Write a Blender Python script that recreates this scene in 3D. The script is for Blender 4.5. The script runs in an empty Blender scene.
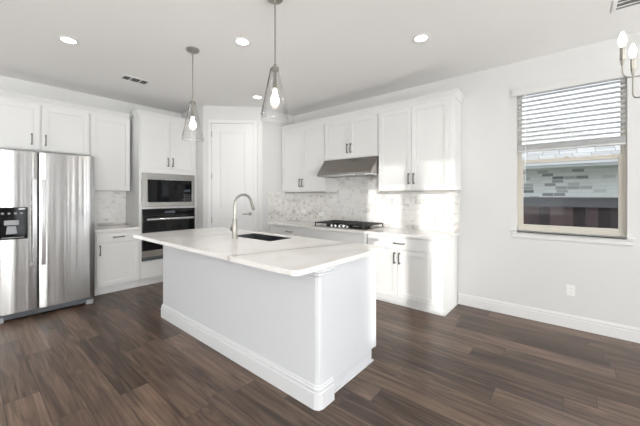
import bpy, bmesh, math, random
from mathutils import Vector, Matrix

SC = bpy.context.scene
COL = SC.collection
PI = math.pi

# ------------------------------------------------------------------ camera
cam_data = bpy.data.cameras.new('camera')
cam_data.sensor_width = 36.0
cam_data.lens = 301.0 / 640.0 * 36.0
cam_data.shift_y = -17.0 / 640.0
cam_data.clip_start = 0.05
cam = bpy.data.objects.new('camera', cam_data)
COL.objects.link(cam)
cam.location = (0, 0, 1.42)
cam.rotation_euler = (PI / 2, 0, math.radians(40.05 - 90))
SC.camera = cam

# ------------------------------------------------------------------ world, sun, daylight, exposure
world = bpy.data.worlds.new('world')
SC.world = world
world.use_nodes = True
bg = world.node_tree.nodes['Background']
bg.inputs[0].default_value = (0.86, 0.92, 1.0, 1)
bg.inputs[1].default_value = 1.5

sun = bpy.data.lights.new('sun', 'SUN')
sun.energy = 2.7
sun.angle = math.radians(0.6)
sun.color = (1.0, 0.97, 0.93)
sun_o = bpy.data.objects.new('sun', sun)
COL.objects.link(sun_o)
sdir = Vector((1.0, 0.60, -0.10)).normalized()
sun_o.rotation_euler = sdir.to_track_quat('-Z', 'Y').to_euler()


def area(name, loc, direction, sx, sy, power, color=(1, 1, 1)):
    l = bpy.data.lights.new(name, 'AREA')
    l.shape = 'RECTANGLE'
    l.size = sx
    l.size_y = sy
    l.energy = power
    l.color = color
    o = bpy.data.objects.new(name, l)
    COL.objects.link(o)
    o.location = loc
    o.rotation_euler = Vector(direction).to_track_quat('-Z', 'Y').to_euler()
    return o


# skylight entering by the big openings behind the camera
area('daylight_patio', (-1.49, -4.32, 1.35), (0, 1, 0.0), 3.75, 2.4, 29, (0.95, 0.97, 1.0))
area('daylight_sidelight', (1.24, -4.32, 1.35), (0, 1, 0), .28, 2.4, 7, (0.95, 0.97, 1.0))
area('daylight_dining', (3.72, -4.32, 1.45), (0, 1, 0), .8, 2.2, 20, (0.95, 0.97, 1.0))
area('daylight_rear', (-4.12, 2.4, 1.7), (1, 0, 0), 4.4, 1.9, 18, (0.96, 0.97, 1.0))
area('daylight_rear_pair', (-4.12, -3.1, 1.7), (1, 0, 0), 1.3, 1.9, 12, (0.95, 0.97, 1.0))
# added fill lamps outside the same openings, aimed up to brighten the ceiling
area('ceiling_fill_patio', (-1.49, -4.7, .25), (0, .5, 1), 3.75, 1.4, 620, (1.0, 0.98, 0.95))
area('ceiling_fill_dining', (3.72, -4.7, .25), (0, .5, 1), .8, 1.4, 90, (1.0, 0.98, 0.95))
area('ceiling_fill_rear', (-4.5, 2.4, .4), (.5, 0, 1), 4.4, 1.2, 300, (1.0, 0.98, 0.95))

SC.view_settings.view_transform = 'Standard'
SC.view_settings.look = 'None'
SC.view_settings.gamma = 1.0
SC.view_settings.use_curve_mapping = False
SC.view_settings.exposure = 0.22
CAN_POWER = 4.5

# ------------------------------------------------------------------ materials


def mat(name, color=(0.8, 0.8, 0.8), rough=0.5, metal=0.0, spec=0.5, emit=None, estr=0.0, bump=0.0, bscale=60.0, coat=0.0):
    m = bpy.data.materials.new(name)
    m.use_nodes = True
    nt = m.node_tree
    b = nt.nodes['Principled BSDF']
    b.inputs['Base Color'].default_value = (*color, 1)
    b.inputs['Roughness'].default_value = rough
    b.inputs['Metallic'].default_value = metal
    b.inputs['Specular IOR Level'].default_value = spec
    b.inputs['Coat Weight'].default_value = coat
    if emit:
        b.inputs['Emission Color'].default_value = (*emit, 1)
        b.inputs['Emission Strength'].default_value = estr
    if bump:
        tc = nt.nodes.new('ShaderNodeTexCoord')
        n = nt.nodes.new('ShaderNodeTexNoise')
        n.inputs['Scale'].default_value = bscale
        n.inputs['Detail'].default_value = 3
        bp = nt.nodes.new('ShaderNodeBump')
        bp.inputs['Strength'].default_value = bump
        bp.inputs['Distance'].default_value = 0.002
        nt.links.new(tc.outputs['Object'], n.inputs['Vector'])
        nt.links.new(n.outputs['Fac'], bp.inputs['Height'])
        nt.links.new(bp.outputs['Normal'], b.inputs['Normal'])
    return m


class NT:
    """small helper for node graphs"""
    def __init__(self, m):
        self.nt = m.node_tree
        self.b = self.nt.nodes['Principled BSDF']

    def n(self, t, **kw):
        x = self.nt.nodes.new('ShaderNode' + t)
        for k, v in kw.items():
            setattr(x, k, v)
        return x

    def put(self, sock, v):
        if hasattr(v, 'is_linked') or isinstance(v, bpy.types.NodeSocket):
            self.nt.links.new(v, sock)
        else:
            sock.default_value = v

    def math(self, op, a, b=0.0, c=None):
        x = self.n('Math', operation=op)
        self.put(x.inputs[0], a)
        self.put(x.inputs[1], b)
        if c is not None:
            self.put(x.inputs[2], c)
        return x.outputs[0]

    def xyz(self, x, y, z):
        c = self.n('CombineXYZ')
        self.put(c.inputs[0], x); self.put(c.inputs[1], y); self.put(c.inputs[2], z)
        return c.outputs[0]

    def sep(self, v):
        s = self.n('SeparateXYZ')
        self.put(s.inputs[0], v)
        return s.outputs

    def noise(self, vec, scale, detail=3.0, rough=0.5, dist=0.0):
        x = self.n('TexNoise')
        self.put(x.inputs['Vector'], vec)
        x.inputs['Scale'].default_value = scale
        x.inputs['Detail'].default_value = detail
        x.inputs['Roughness'].default_value = rough
        x.inputs['Distortion'].default_value = dist
        return x.outputs['Fac']

    def white(self, vec):
        x = self.n('TexWhiteNoise', noise_dimensions='3D')
        self.put(x.inputs['Vector'], vec)
        return x.outputs['Value']

    def ramp(self, fac, stops, interp='LINEAR'):
        r = self.n('ValToRGB')
        r.color_ramp.interpolation = interp
        el = r.color_ramp.elements
        while len(el) < len(stops):
            el.new(0.5)
        for e, (p, c) in zip(el, stops):
            e.position = p
            e.color = (*c, 1) if len(c) == 3 else c
        self.put(r.inputs[0], fac)
        return r.outputs[0]

    def mix(self, fac, a, b, mode='MIX'):
        x = self.n('Mix', data_type='RGBA', blend_type=mode)
        self.put(x.inputs[0], fac)
        self.put(x.inputs[6], a)
        self.put(x.inputs[7], b)
        return x.outputs[2]

    def bump(self, h, strength=0.3, dist=0.002):
        x = self.n('Bump')
        x.inputs['Strength'].default_value = strength
        x.inputs['Distance'].default_value = dist
        self.put(x.inputs['Height'], h)
        self.nt.links.new(x.outputs[0], self.b.inputs['Normal'])


def cells(g, u, v, w, l, stagger=None, gap=0.002):
    """returns (cell id vector, gap mask) of boards l long along u and w wide along v"""
    row = g.math('FLOOR', g.math('DIVIDE', v, w))
    if stagger is None:
        off = g.math('MULTIPLY', g.white(g.xyz(row, 3.7, 1.1)), l)
    else:
        off = g.math('MULTIPLY', g.math('MODULO', g.math('ABSOLUTE', row), 2.0), l * stagger)
    uu = g.math('DIVIDE', g.math('ADD', u, off), l)
    idn = g.math('FLOOR', uu)
    fu = g.math('MULTIPLY', g.math('SUBTRACT', uu, idn), l)
    fv = g.math('MULTIPLY', g.math('SUBTRACT', g.math('DIVIDE', v, w), row), w)
    du = g.math('MINIMUM', fu, g.math('SUBTRACT', l, fu))
    dv = g.math('MINIMUM', fv, g.math('SUBTRACT', w, fv))
    d = g.math('MINIMUM', du, dv)
    mask = g.math('LESS_THAN', d, gap / 2)
    return g.xyz(row, idn, 0.5), mask


def floor_mat():
    m = mat('oak_planks', rough=0.42)
    g = NT(m)
    tc = g.n('TexCoord')
    x, y, z = g.sep(tc.outputs['Object'])
    cid, mask = cells(g, y, x, 0.182, 1.22, None, 0.0035)
    rnd = g.white(cid)
    rx = g.math('MULTIPLY', rnd, 37.0)
    v1 = g.xyz(g.math('MULTIPLY', x, 9.0), g.math('ADD', g.math('MULTIPLY', y, 0.9), rx), rx)
    v2 = g.xyz(g.math('MULTIPLY', x, 75.0), g.math('ADD', g.math('MULTIPLY', y, 1.8), rx), rx)
    grain = g.noise(v1, 1.0, 5, 0.6, 1.6)
    fine = g.noise(v2, 1.0, 4, 0.6, 0.4)
    t = g.math('ADD', g.math('MULTIPLY', grain, 0.75), g.math('MULTIPLY', fine, 0.55))
    t = g.math('ADD', t, g.math('MULTIPLY', g.math('SUBTRACT', rnd, 0.72), 0.20))
    c = g.ramp(t, [(0.34, (0.020, 0.0105, 0.0065)), (0.50, (0.056, 0.032, 0.0205)), (0.64, (0.120, 0.076, 0.052)), (0.86, (0.235, 0.158, 0.113))])
    c = g.mix(mask, c, (0.014, 0.009, 0.007, 1))
    g.put(g.b.inputs['Base Color'], c)
    g.put(g.b.inputs['Roughness'], g.math('ADD', g.math('MULTIPLY', fine, 0.14), 0.27))
    g.bump(g.math('SUBTRACT', g.math('MULTIPLY', fine, 0.35), mask), 0.35, 0.002)
    return m


def splash_mat():
    m = mat('marble_tile', rough=0.22)
    g = NT(m)
    tc = g.n('TexCoord')
    x, y, z = g.sep(tc.outputs['Object'])
    u = g.math('ADD', x, y)
    cid, mask = cells(g, u, z, 0.0765, 0.155, 0.5, 0.003)
    rnd = g.white(cid)
    rr2 = g.math('MULTIPLY', g.math('FLOOR', g.math('MULTIPLY', rnd, 6.0)), 1.7)
    vv = g.xyz(g.math('ADD', u, rr2), z, rr2)
    vein = g.noise(vv, 5.5, 5, 0.6, 1.5)
    vm = g.ramp(vein, [(0.27, (0.36, 0.34, 0.32)), (0.35, (0.62, 0.60, 0.58)), (0.46, (0.80, 0.79, 0.775)), (0.62, (0.85, 0.84, 0.83))])
    tone = g.ramp(rnd, [(0.0, (0.80, 0.79, 0.78)), (0.10, (0.92, 0.91, 0.90)), (0.5, (0.98, 0.975, 0.97)), (1.0, (1, 1, 1))])
    c = g.mix(1.0, vm, tone, 'MULTIPLY')
    c = g.mix(mask, c, (0.74, 0.73, 0.71, 1))
    g.put(g.b.inputs['Base Color'], c)
    g.bump(g.math('SUBTRACT', 1.0, mask), 0.3, 0.0012)
    return m


def quartz_mat(name, lines):
    """white quartz crossed by a few long soft veins; a line is (a, b, c, width, depth)"""
    m = mat(name, rough=0.13)
    g = NT(m)
    geo = g.n('NewGeometry')
    x, y, z = g.sep(geo.outputs['Position'])
    wob = g.math('SUBTRACT', g.noise(geo.outputs['Position'], 2.2, 5, 0.6, 0.3), 0.5)
    c = g.ramp(g.noise(geo.outputs['Position'], 1.6, 4, 0.55, 1.2), [(0.35, (0.80, 0.78, 0.76)), (0.55, (0.87, 0.855, 0.84)), (0.8, (0.89, 0.88, 0.865))])
    thick = g.noise(geo.outputs['Position'], 5.0, 3, 0.6)
    for a, b, cc, w, dep in lines:
        d = g.math('ADD', g.math('ADD', g.math('MULTIPLY', x, a), g.math('MULTIPLY', y, b)), g.math('MULTIPLY', wob, 0.13))
        d = g.math('ABSOLUTE', g.math('SUBTRACT', d, cc))
        core = g.math('MULTIPLY', g.math('MAXIMUM', g.math('SUBTRACT', 1.0, g.math('DIVIDE', d, g.math('MULTIPLY', thick, w * 2))), 0.0), dep)
        halo = g.math('MULTIPLY', g.math('MAXIMUM', g.math('SUBTRACT', 1.0, g.math('DIVIDE', d, w * 6)), 0.0), dep * 0.35)
        f = g.math('MINIMUM', g.math('ADD', core, halo), 1.0)
        c = g.mix(f, c, (0.33, 0.27, 0.23, 1))
    g.put(g.b.inputs['Base Color'], c)
    return m


def steel_mat(name, color=(0.62, 0.61, 0.60), rough=0.26, streak=0.0, aniso=0.0, rvar=.10):
    m = mat(name, color, rough, 1.0)
    g = NT(m)
    tc = g.n('TexCoord')
    x, y, z = g.sep(tc.outputs['Object'])
    v = g.xyz(g.math('MULTIPLY', x, 3.0), g.math('MULTIPLY', y, 3.0), g.math('MULTIPLY', z, 420.0))
    br = g.noise(v, 1.0, 2, 0.5)
    g.put(g.b.inputs['Roughness'], g.math('ADD', g.math('MULTIPLY', br, rvar), rough - rvar / 2))
    if aniso:
        g.b.inputs['Anisotropic'].default_value = aniso
        tg = g.n('Tangent', direction_type='RADIAL', axis='Z')
        g.nt.links.new(tg.outputs[0], g.b.inputs['Tangent'])
        g.b.inputs['Anisotropic Rotation'].default_value = 0.25
    if streak:
        h = g.noise(g.xyz(g.math('MULTIPLY', x, 9.0), 0.3, g.math('MULTIPLY', z, 0.12)), 1.0, 2, 0.5)
        g.bump(h, streak, 0.02)
    return m


def brick_mat():
    m = mat('white_brick', rough=0.85)
    g = NT(m)
    tc = g.n('TexCoord')
    x, y, z = g.sep(tc.outputs['Object'])
    cid, mask = cells(g, y, z, 0.078, 0.215, None, 0.012)
    rnd = g.white(cid)
    c = g.ramp(rnd, [(0.0, (0.24, 0.24, 0.25)), (0.14, (0.50, 0.49, 0.49)), (0.34, (0.84, 0.84, 0.82)), (1.0, (0.93, 0.93, 0.92))])
    c = g.mix(mask, c, (0.80, 0.80, 0.78, 1))
    g.put(g.b.inputs['Base Color'], c)
    g.bump(g.math('SUBTRACT', 1.0, mask), 0.6, 0.006)
    return m


def shingle_mat():
    m = mat('pale_shingles', rough=0.9)
    g = NT(m)
    tc = g.n('TexCoord')
    x, y, z = g.sep(tc.outputs['Object'])
    cid, mask = cells(g, y, x, 0.14, 0.30, None, 0.01)
    rnd = g.white(cid)
    c = g.ramp(rnd, [(0.0, (0.50, 0.48, 0.46)), (0.5, (0.62, 0.60, 0.57)), (1.0, (0.74, 0.71, 0.68))])
    c = g.mix(mask, c, (0.25, 0.24, 0.23, 1))
    g.put(g.b.inputs['Base Color'], c)
    return m


def fence_mat():
    m = mat('stained_fence', rough=0.8)
    g = NT(m)
    tc = g.n('TexCoord')
    x, y, z = g.sep(tc.outputs['Object'])
    row = g.math('FLOOR', g.math('DIVIDE', y, 0.142))
    rnd = g.white(g.xyz(row, 2.0, 0.5))
    gr = g.noise(g.xyz(g.math('MULTIPLY', y, 30.0), x, g.math('MULTIPLY', z, 2.5)), 1.0, 4, 0.6, 0.8)
    c = g.ramp(g.math('ADD', g.math('MULTIPLY', rnd, 0.5), g.math('MULTIPLY', gr, 0.5)), [(0.2, (0.035, 0.027, 0.030)), (0.50, (0.085, 0.062, 0.066)), (0.8, (0.17, 0.11, 0.11))])
    g.put(g.b.inputs['Base Color'], c)
    return m


def glass_mat(name, tint=(0.97, 0.98, 0.98), refl=0.10, edge=0.5):
    m = bpy.data.materials.new(name)
    m.use_nodes = True
    nt = m.node_tree
    nt.nodes.clear()
    out = nt.nodes.new('ShaderNodeOutputMaterial')
    tr = nt.nodes.new('ShaderNodeBsdfTransparent')
    tr.inputs[0].default_value = (*tint, 1)
    gl = nt.nodes.new('ShaderNodeBsdfGlossy')
    gl.inputs['Roughness'].default_value = 0.03
    lw = nt.nodes.new('ShaderNodeLayerWeight')
    lw.inputs[0].default_value = edge
    mr = nt.nodes.new('ShaderNodeMapRange')
    mr.inputs['To Min'].default_value = refl * 0.4
    mr.inputs['To Max'].default_value = min(1.0, refl * 4.5)
    mx = nt.nodes.new('ShaderNodeMixShader')
    nt.links.new(lw.outputs['Fresnel'], mr.inputs['Value'])
    nt.links.new(mr.outputs[0], mx.inputs[0])
    nt.links.new(tr.outputs[0], mx.inputs[1])
    nt.links.new(gl.outputs[0], mx.inputs[2])
    nt.links.new(mx.outputs[0], out.inputs[0])
    return m


def slat_mat():
    m = mat('white_slat', (0.82, 0.82, 0.82), 0.5)
    nt = m.node_tree
    out = [n for n in nt.nodes if n.type == 'OUTPUT_MATERIAL'][0]
    tl = nt.nodes.new('ShaderNodeBsdfTranslucent')
    tl.inputs[0].default_value = (.85, .86, .88, 1)
    mx = nt.nodes.new('ShaderNodeMixShader')
    mx.inputs[0].default_value = .30
    nt.links.new(nt.nodes['Principled BSDF'].outputs[0], mx.inputs[1])
    nt.links.new(tl.outputs[0], mx.inputs[2])
    nt.links.new(mx.outputs[0], out.inputs[0])
    return m


M = {}
M['wall'] = mat('wall_paint', (0.69, 0.69, 0.685), 0.85, bump=0.25, bscale=180)
M['ceiling'] = mat('ceiling_paint', (0.87, 0.862, 0.855), 0.9, bump=0.25, bscale=150)
M['cab'] = mat('cabinet_white', (0.73, 0.73, 0.725), 0.36)
M['taupe'] = mat('dark_taupe', (0.42, 0.40, 0.37), 0.6)  # taupe for the strips under and beside the wall cabinets
M['trim'] = mat('trim_white', (0.76, 0.762, 0.765), 0.35)
M['island'] = mat('island_paint', (0.66, 0.675, 0.705), 0.45, bump=0.12, bscale=220)
M['island_trim'] = mat('island_trim_paint', (0.70, 0.712, 0.735), 0.38)
M['floor'] = floor_mat()
M['splash'] = splash_mat()
M['quartz'] = quartz_mat('quartz_top', [(0.293, 0.956, 2.27, 0.022, 0.55), (0.10, 0.995, 3.30, 0.02, 0.22), (0.62, 0.78, 3.62, 0.016, 0.22)])
M['quartz_wall'] = quartz_mat('quartz_perimeter', [(0.70, -0.71, 1.9, 0.012, 0.3), (0.80, 0.60, 4.9, 0.012, 0.3)])
M['steel'] = steel_mat('stainless', (0.42, 0.40, 0.375), 0.25)
M['fridge'] = steel_mat('fridge_stainless', (0.50, 0.497, 0.495), 0.25, streak=0.35, aniso=0.75, rvar=.02)
M['handle_steel'] = steel_mat('handle_stainless', (0.66, 0.66, 0.67), 0.20)
M['hood'] = steel_mat('hood_stainless', (0.31, 0.29, 0.27), 0.27, rvar=.03)
M['appliance_trim'] = steel_mat('appliance_trim_stainless', (0.36, 0.35, 0.335), 0.30, rvar=.03)
M['nickel'] = mat('brushed_nickel', (0.40, 0.385, 0.355), 0.32, 1.0)
M['pull'] = mat('cabinet_pull_metal', (0.20, 0.19, 0.185), 0.38, 1.0)
M['black'] = mat('black_plastic', (0.012, 0.012, 0.014), 0.25)
M['blackglass'] = mat('black_glass', (0.005, 0.005, 0.006), 0.05, spec=0.25)
M['iron'] = mat('cast_iron', (0.018, 0.018, 0.02), 0.42)
M['darkgrey'] = mat('grey_plastic', (0.10, 0.11, 0.125), 0.45)
M['midgrey'] = mat('mid_grey_plastic', (0.30, 0.31, 0.33), 0.4)
M['sink'] = steel_mat('sink_steel', (0.27, 0.28, 0.295), 0.32)
M['vinyl'] = mat('tan_vinyl', (0.60, 0.565, 0.50), 0.5)
M['blind'] = slat_mat()
M['plastic'] = mat('white_plastic', (0.84, 0.84, 0.83), 0.4)
M['slot'] = mat('socket_slot', (0.25, 0.25, 0.25), 0.6)
M['glass'] = glass_mat('window_glass', refl=0.008)
M['shade'] = glass_mat('lamp_glass', (0.99, 0.99, 0.99), refl=0.06, edge=0.3)
M['rim_glass'] = mat('rim_glass', (1, 1, 1), .03)
M['rim_glass'].node_tree.nodes['Principled BSDF'].inputs['Transmission Weight'].default_value = .9
M['bulb'] = mat('lit_bulb', (1, 1, 1), 0.3, emit=(1.0, 0.86, 0.68), estr=16)
M['candle'] = mat('lit_candle_bulb', (1, 1, 1), 0.3, emit=(1.0, 0.95, 0.86), estr=14)
M['led'] = mat('lit_led_disc', (1, 1, 1), 0.3, emit=(1.0, 0.95, 0.88), estr=9)
M['brick'] = brick_mat()
M['shingle'] = shingle_mat()
M['fence'] = fence_mat()
M['fence_rail'] = mat('weathered_rail', (0.15, 0.145, 0.155), 0.8, bump=0.3, bscale=30)
M['soffit'] = mat('fascia_white', (0.80, 0.80, 0.80), 0.6)
M['grass'] = mat('grass', (0.10, 0.14, 0.05), 0.9)
M['vent_dark'] = mat('duct_dark', (0.03, 0.03, 0.03), 0.8)
M['seam'] = mat('counter_seam', (0.45, 0.42, 0.39), 0.4)
M['drain'] = mat('drain_steel', (0.5, 0.5, 0.5), 0.3, 1.0)
M['filament_brass'] = mat('brass', (0.55, 0.42, 0.22), 0.3, 1.0)

# ------------------------------------------------------------------ geometry helpers


class MB:
    def __init__(self):
        self.bm = bmesh.new()

    def box(self, x0, x1, y0, y1, z0, z1):
        vs = [self.bm.verts.new(p) for p in ((x0, y0, z0), (x1, y0, z0), (x1, y1, z0), (x0, y1, z0), (x0, y0, z1), (x1, y0, z1), (x1, y1, z1), (x0, y1, z1))]
        for f in ((3, 2, 1, 0), (4, 5, 6, 7), (0, 1, 5, 4), (1, 2, 6, 5), (2, 3, 7, 6), (3, 0, 4, 7)):
            self.bm.faces.new([vs[i] for i in f])
        return self

    def prism(self, pts, axis, a, b):
        """pts: 2-D outline; extruded along axis between a and b"""
        def P(p, t):
            if axis == 'z': return (p[0], p[1], t)
            if axis == 'x': return (t, p[0], p[1])
            return (p[0], t, p[1])
        A = [self.bm.verts.new(P(p, a)) for p in pts]
        B = [self.bm.verts.new(P(p, b)) for p in pts]
        n = len(pts)
        self.bm.faces.new(A[::-1]); self.bm.faces.new(B)
        for i in range(n):
            self.bm.faces.new((A[i], A[(i + 1) % n], B[(i + 1) % n], B[i]))
        return self

    def tube(self, path, r, seg=12, closed=False, caps=True):
        pts = [Vector(p) for p in path]
        rs = r if isinstance(r, (list, tuple)) else [r] * len(pts)
        n = len(pts)
        rings = []
        prev = None
        for i, p in enumerate(pts):
            if closed:
                t = (pts[(i + 1) % n] - pts[i - 1]).normalized()
            else:
                t = (pts[min(i + 1, n - 1)] - pts[max(i - 1, 0)]).normalized()
            if prev is None:
                a = Vector((0, 0, 1)) if abs(t.z) < 0.9 else Vector((1, 0, 0))
                u = t.cross(a).normalized()
            else:
                u = (prev - t * prev.dot(t)).normalized()
            prev = u
            v = t.cross(u)
            rings.append([self.bm.verts.new(p + (u * math.cos(2 * PI * k / seg) + v * math.sin(2 * PI * k / seg)) * rs[i]) for k in range(seg)])
        m = n if closed else n - 1
        for i in range(m):
            A, B = rings[i], rings[(i + 1) % n]
            for k in range(seg):
                self.bm.faces.new((A[k], A[(k + 1) % seg], B[(k + 1) % seg], B[k]))
        if caps and not closed:
            self.bm.faces.new(rings[0][::-1]); self.bm.faces.new(rings[-1])
        return self

    def lathe(self, prof, c=(0, 0, 0), seg=32, close=False):
        """prof: list of (r, z) turned about the vertical through c"""
        rings = []
        for r, z in prof:
            if r < 1e-6:
                rings.append([self.bm.verts.new((c[0], c[1], c[2] + z))])
            else:
                rings.append([self.bm.verts.new((c[0] + r * math.cos(2 * PI * k / seg), c[1] + r * math.sin(2 * PI * k / seg), c[2] + z)) for k in range(seg)])
        m = len(rings) if close else len(rings) - 1
        for i in range(m):
            A, B = rings[i], rings[(i + 1) % len(rings)]
            for k in range(seg):
                k2 = (k + 1) % seg
                if len(A) == 1 and len(B) == 1: continue
                if len(A) == 1: self.bm.faces.new((A[0], B[k2], B[k]))
                elif len(B) == 1: self.bm.faces.new((A[k], A[k2], B[0]))
                else: self.bm.faces.new((A[k], A[k2], B[k2], B[k]))
        return self

    def sweep(self, path, prof, closed=False):
        """mitred moulding: path is 2-D (x, y), prof is (out, z); out points to the right of travel"""
        n = len(path)
        P = [Vector(p) for p in path]
        rings = []
        for i in range(n):
            dirs = []
            if closed or i > 0: dirs.append((P[i] - P[i - 1]).normalized())
            if closed or i < n - 1: dirs.append((P[(i + 1) % n] - P[i]).normalized())
            ns = [Vector((d.y, -d.x)) for d in dirs]
            if len(ns) == 2:
                b = (ns[0] + ns[1])
                b = b / (1 + ns[0].dot(ns[1]))
            else:
                b = ns[0]
            rings.append([self.bm.verts.new((P[i].x + b.x * o, P[i].y + b.y * o, z)) for o, z in prof])
        k = len(prof)
        for i in range(n if closed else n - 1):
            A, B = rings[i], rings[(i + 1) % n]
            for j in range(k):
                self.bm.faces.new((A[j], A[(j + 1) % k], B[(j + 1) % k], B[j]))
        if not closed:
            self.bm.faces.new(rings[0][::-1]); self.bm.faces.new(rings[-1])
        return self

    def fill(self, loops, z0, z1):
        """flat slab with holes: loops[0] outer, the rest inner, extruded from z0 to z1"""
        es = []
        for lp in loops:
            vs = [self.bm.verts.new((p[0], p[1], z0)) for p in lp]
            for i in range(len(vs)):
                es.append(self.bm.edges.new((vs[i], vs[(i + 1) % len(vs)])))
        r = bmesh.ops.triangle_fill(self.bm, use_beauty=True, use_dissolve=False, edges=es)
        fs = [f for f in r['geom'] if isinstance(f, bmesh.types.BMFace)]
        e = bmesh.ops.extrude_face_region(self.bm, geom=fs)
        for v in e['geom']:
            if isinstance(v, bmesh.types.BMVert):
                v.co.z = z1
        return self

    def build(self, name, m, parent=None, bevel=0.0, smooth=False, seg=2):
        bmesh.ops.recalc_face_normals(self.bm, faces=self.bm.faces)
        me = bpy.data.meshes.new(name)
        if smooth:
            for f in self.bm.faces: f.smooth = True
        self.bm.to_mesh(me)
        self.bm.free()
        if smooth:
            try: me.set_sharp_from_angle(angle=math.radians(40))
            except Exception: pass
        me.materials.append(m)
        o = bpy.data.objects.new(name, me)
        COL.objects.link(o)
        if parent is not None: o.parent = parent
        if bevel:
            b = o.modifiers.new('bevel', 'BEVEL')
            b.width = bevel; b.segments = seg; b.limit_method = 'ANGLE'
            b.angle_limit = math.radians(40)
            b.harden_normals = False
        return o


def thing(name, label, cat, loc=(0, 0, 0), rot=0.0, group=None):
    o = bpy.data.objects.new(name, None)
    o.empty_display_size = 0.1
    COL.objects.link(o)
    o.location = loc
    o.rotation_euler = (0, 0, rot)
    return tag(o, label, cat, group)


def tag(o, label, cat, group=None):
    o['label'] = label; o['category'] = cat
    if group: o['group'] = group
    return o


def struct(o):
    o['kind'] = 'structure'
    return o


def arc(cx, cy, r, a0, a1, n=6):
    return [(cx + r * math.cos(math.radians(a0 + (a1 - a0) * i / n)), cy + r * math.sin(math.radians(a0 + (a1 - a0) * i / n))) for i in range(n + 1)]


def rrect(x0, x1, y0, y1, r, n=6):
    return arc(x1 - r, y0 + r, r, -90, 0, n) + arc(x1 - r, y1 - r, r, 0, 90, n) + arc(x0 + r, y1 - r, r, 90, 180, n) + arc(x0 + r, y0 + r, r, 180, 270, n)


# ------------------------------------------------------------------ the room
XR, YL, HC = 4.22, 5.75, 3.0          # right wall, left wall, ceiling
XB, YF = -4.0, -4.2                   # walls behind the camera
RW = -PI / 2                          # things on the right wall: local -y looks to world -x

struct(MB().box(XB - .15, XR + .15, YF - .15, YL + .15, -.12, 0).build('floor', M['floor']))
struct(MB().box(XB - .15, XR + .15, YF - .15, YL + .15, HC, HC + .12).build('ceiling', M['ceiling']))
struct(MB().box(XB - .15, XR + .15, YL, YL + .15, 0, HC).build('wall_left', M['wall']))

WY0, WY1, WZ0, WZ1 = -.41, .51, 1.015, 2.665     # window opening in the right wall
w = MB()
w.box(XR, XR + .15, WY1, YL, 0, HC).box(XR, XR + .15, YF, WY0, 0, HC)
w.box(XR, XR + .15, WY0, WY1, 0, WZ0).box(XR, XR + .15, WY0, WY1, WZ1, HC)
struct(w.build('wall_right', M['wall']))


def wall_with_holes(name, axis, c0, c1, a0, a1, holes):
    """holes: list of (a, b, z0, z1) sorted along the wall"""
    w = MB()
    def bx(p, q, z0, z1):
        if axis == 'x': w.box(c0, c1, p, q, z0, z1)
        else: w.box(p, q, c0, c1, z0, z1)
    cur = a0
    for (p, q, z0, z1) in holes:
        bx(cur, p, 0, HC)
        if z0 > 0: bx(p, q, 0, z0)
        bx(p, q, z1, HC)
        cur = q
    bx(cur, a1, 0, HC)
    return struct(w.build(name, M['wall']))


REAR = [(-3.80, -3.24, .75, 2.72), (-3.05, -2.40, .75, 2.72), (.2, 4.6, .75, 2.65)]
wall_with_holes('wall_rear', 'x', XB - .15, XB, YF, YL, REAR)
PATIO = [(-3.4, .42, .02, 2.55), (1.09, 1.40, .02, 2.55), (3.3, 4.14, .3, 2.6)]
wall_with_holes('wall_front', 'y', YF - .15, YF, XB, XR, PATIO)

# pantry closet corner: a 45 degree face between two short returns
struct(MB().prism([(2.71, YL), (2.71, 4.945), (3.432, 4.223), (XR, 4.223), (XR, YL)], 'z', 0, HC).build('wall_pantry', M['wall'], bevel=0.004))

# baseboards
BB = [(0, 0), (.016, 0), (.016, .098), (.010, .104), (.012, .112), (.012, .124), (.005, .132), (.006, .139), (0, .143)]
struct(MB().sweep([(XR, 1.155), (XR, YF + .02)], BB).build('baseboard_right', M['trim']))
struct(MB().sweep([(XR - .02, YF), (1.45, YF)], BB).build('baseboard_front', M['trim']))
struct(MB().sweep([(XB, YF + .02), (XB, YL - .02)], BB).build('baseboard_rear', M['trim']))
struct(MB().sweep([(XB + .02, YL), (.12, YL)], BB).build('baseboard_left', M['trim']))

# ------------------------------------------------------------------ window in the right wall
# frame lies in the reveal; everything in world coordinates
fx0, fx1 = XR + .055, XR + .125
wf = MB()
wf.box(fx0, fx1, WY0, WY0 + .025, WZ0, WZ1).box(fx0, fx1, WY1 - .025, WY1, WZ0, WZ1)
wf.box(fx0, fx1, WY0 + .025, WY1 - .025, WZ0, WZ0 + .035).box(fx0, fx1, WY0 + .025, WY1 - .025, WZ1 - .02, WZ1)
win = struct(wf.build('window_1', M['vinyl'], bevel=.003))
s = MB()   # lower sash
sy0, sy1, sz0, sz1 = WY0 + .025, WY1 - .025, WZ0 + .035, 1.845
s.box(fx0 + .008, fx0 + .038, sy0, sy0 + .032, sz0, sz1).box(fx0 + .008, fx0 + .038, sy1 - .032, sy1, sz0, sz1)
s.box(fx0 + .008, fx0 + .038, sy0 + .032, sy1 - .032, sz0, sz0 + .035).box(fx0 + .008, fx0 + .038, sy0 + .032, sy1 - .032, sz1 - .045, sz1)
sash = s.build('lower_sash', M['vinyl'], win, bevel=.003)
s = MB()
s.box(fx0 + .040, fx0 + .066, sy0, sy0 + .015, sz1 - .035, WZ1 - .021).box(fx0 + .040, fx0 + .066, sy1 - .015, sy1, sz1 - .035, WZ1 - .021)
s.box(fx0 + .040, fx0 + .066, sy0 + .015, sy1 - .015, sz1 - .035, sz1).box(fx0 + .040, fx0 + .066, sy0 + .015, sy1 - .015, WZ1 - .042, WZ1 - .021)
usash = s.build('upper_sash', M['vinyl'], win, bevel=.003)
MB().box(fx0 + .021, fx0 + .025, sy0 + .03, sy1 - .03, sz0 + .033, sz1 - .043).build('pane', M['glass'], sash)
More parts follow.
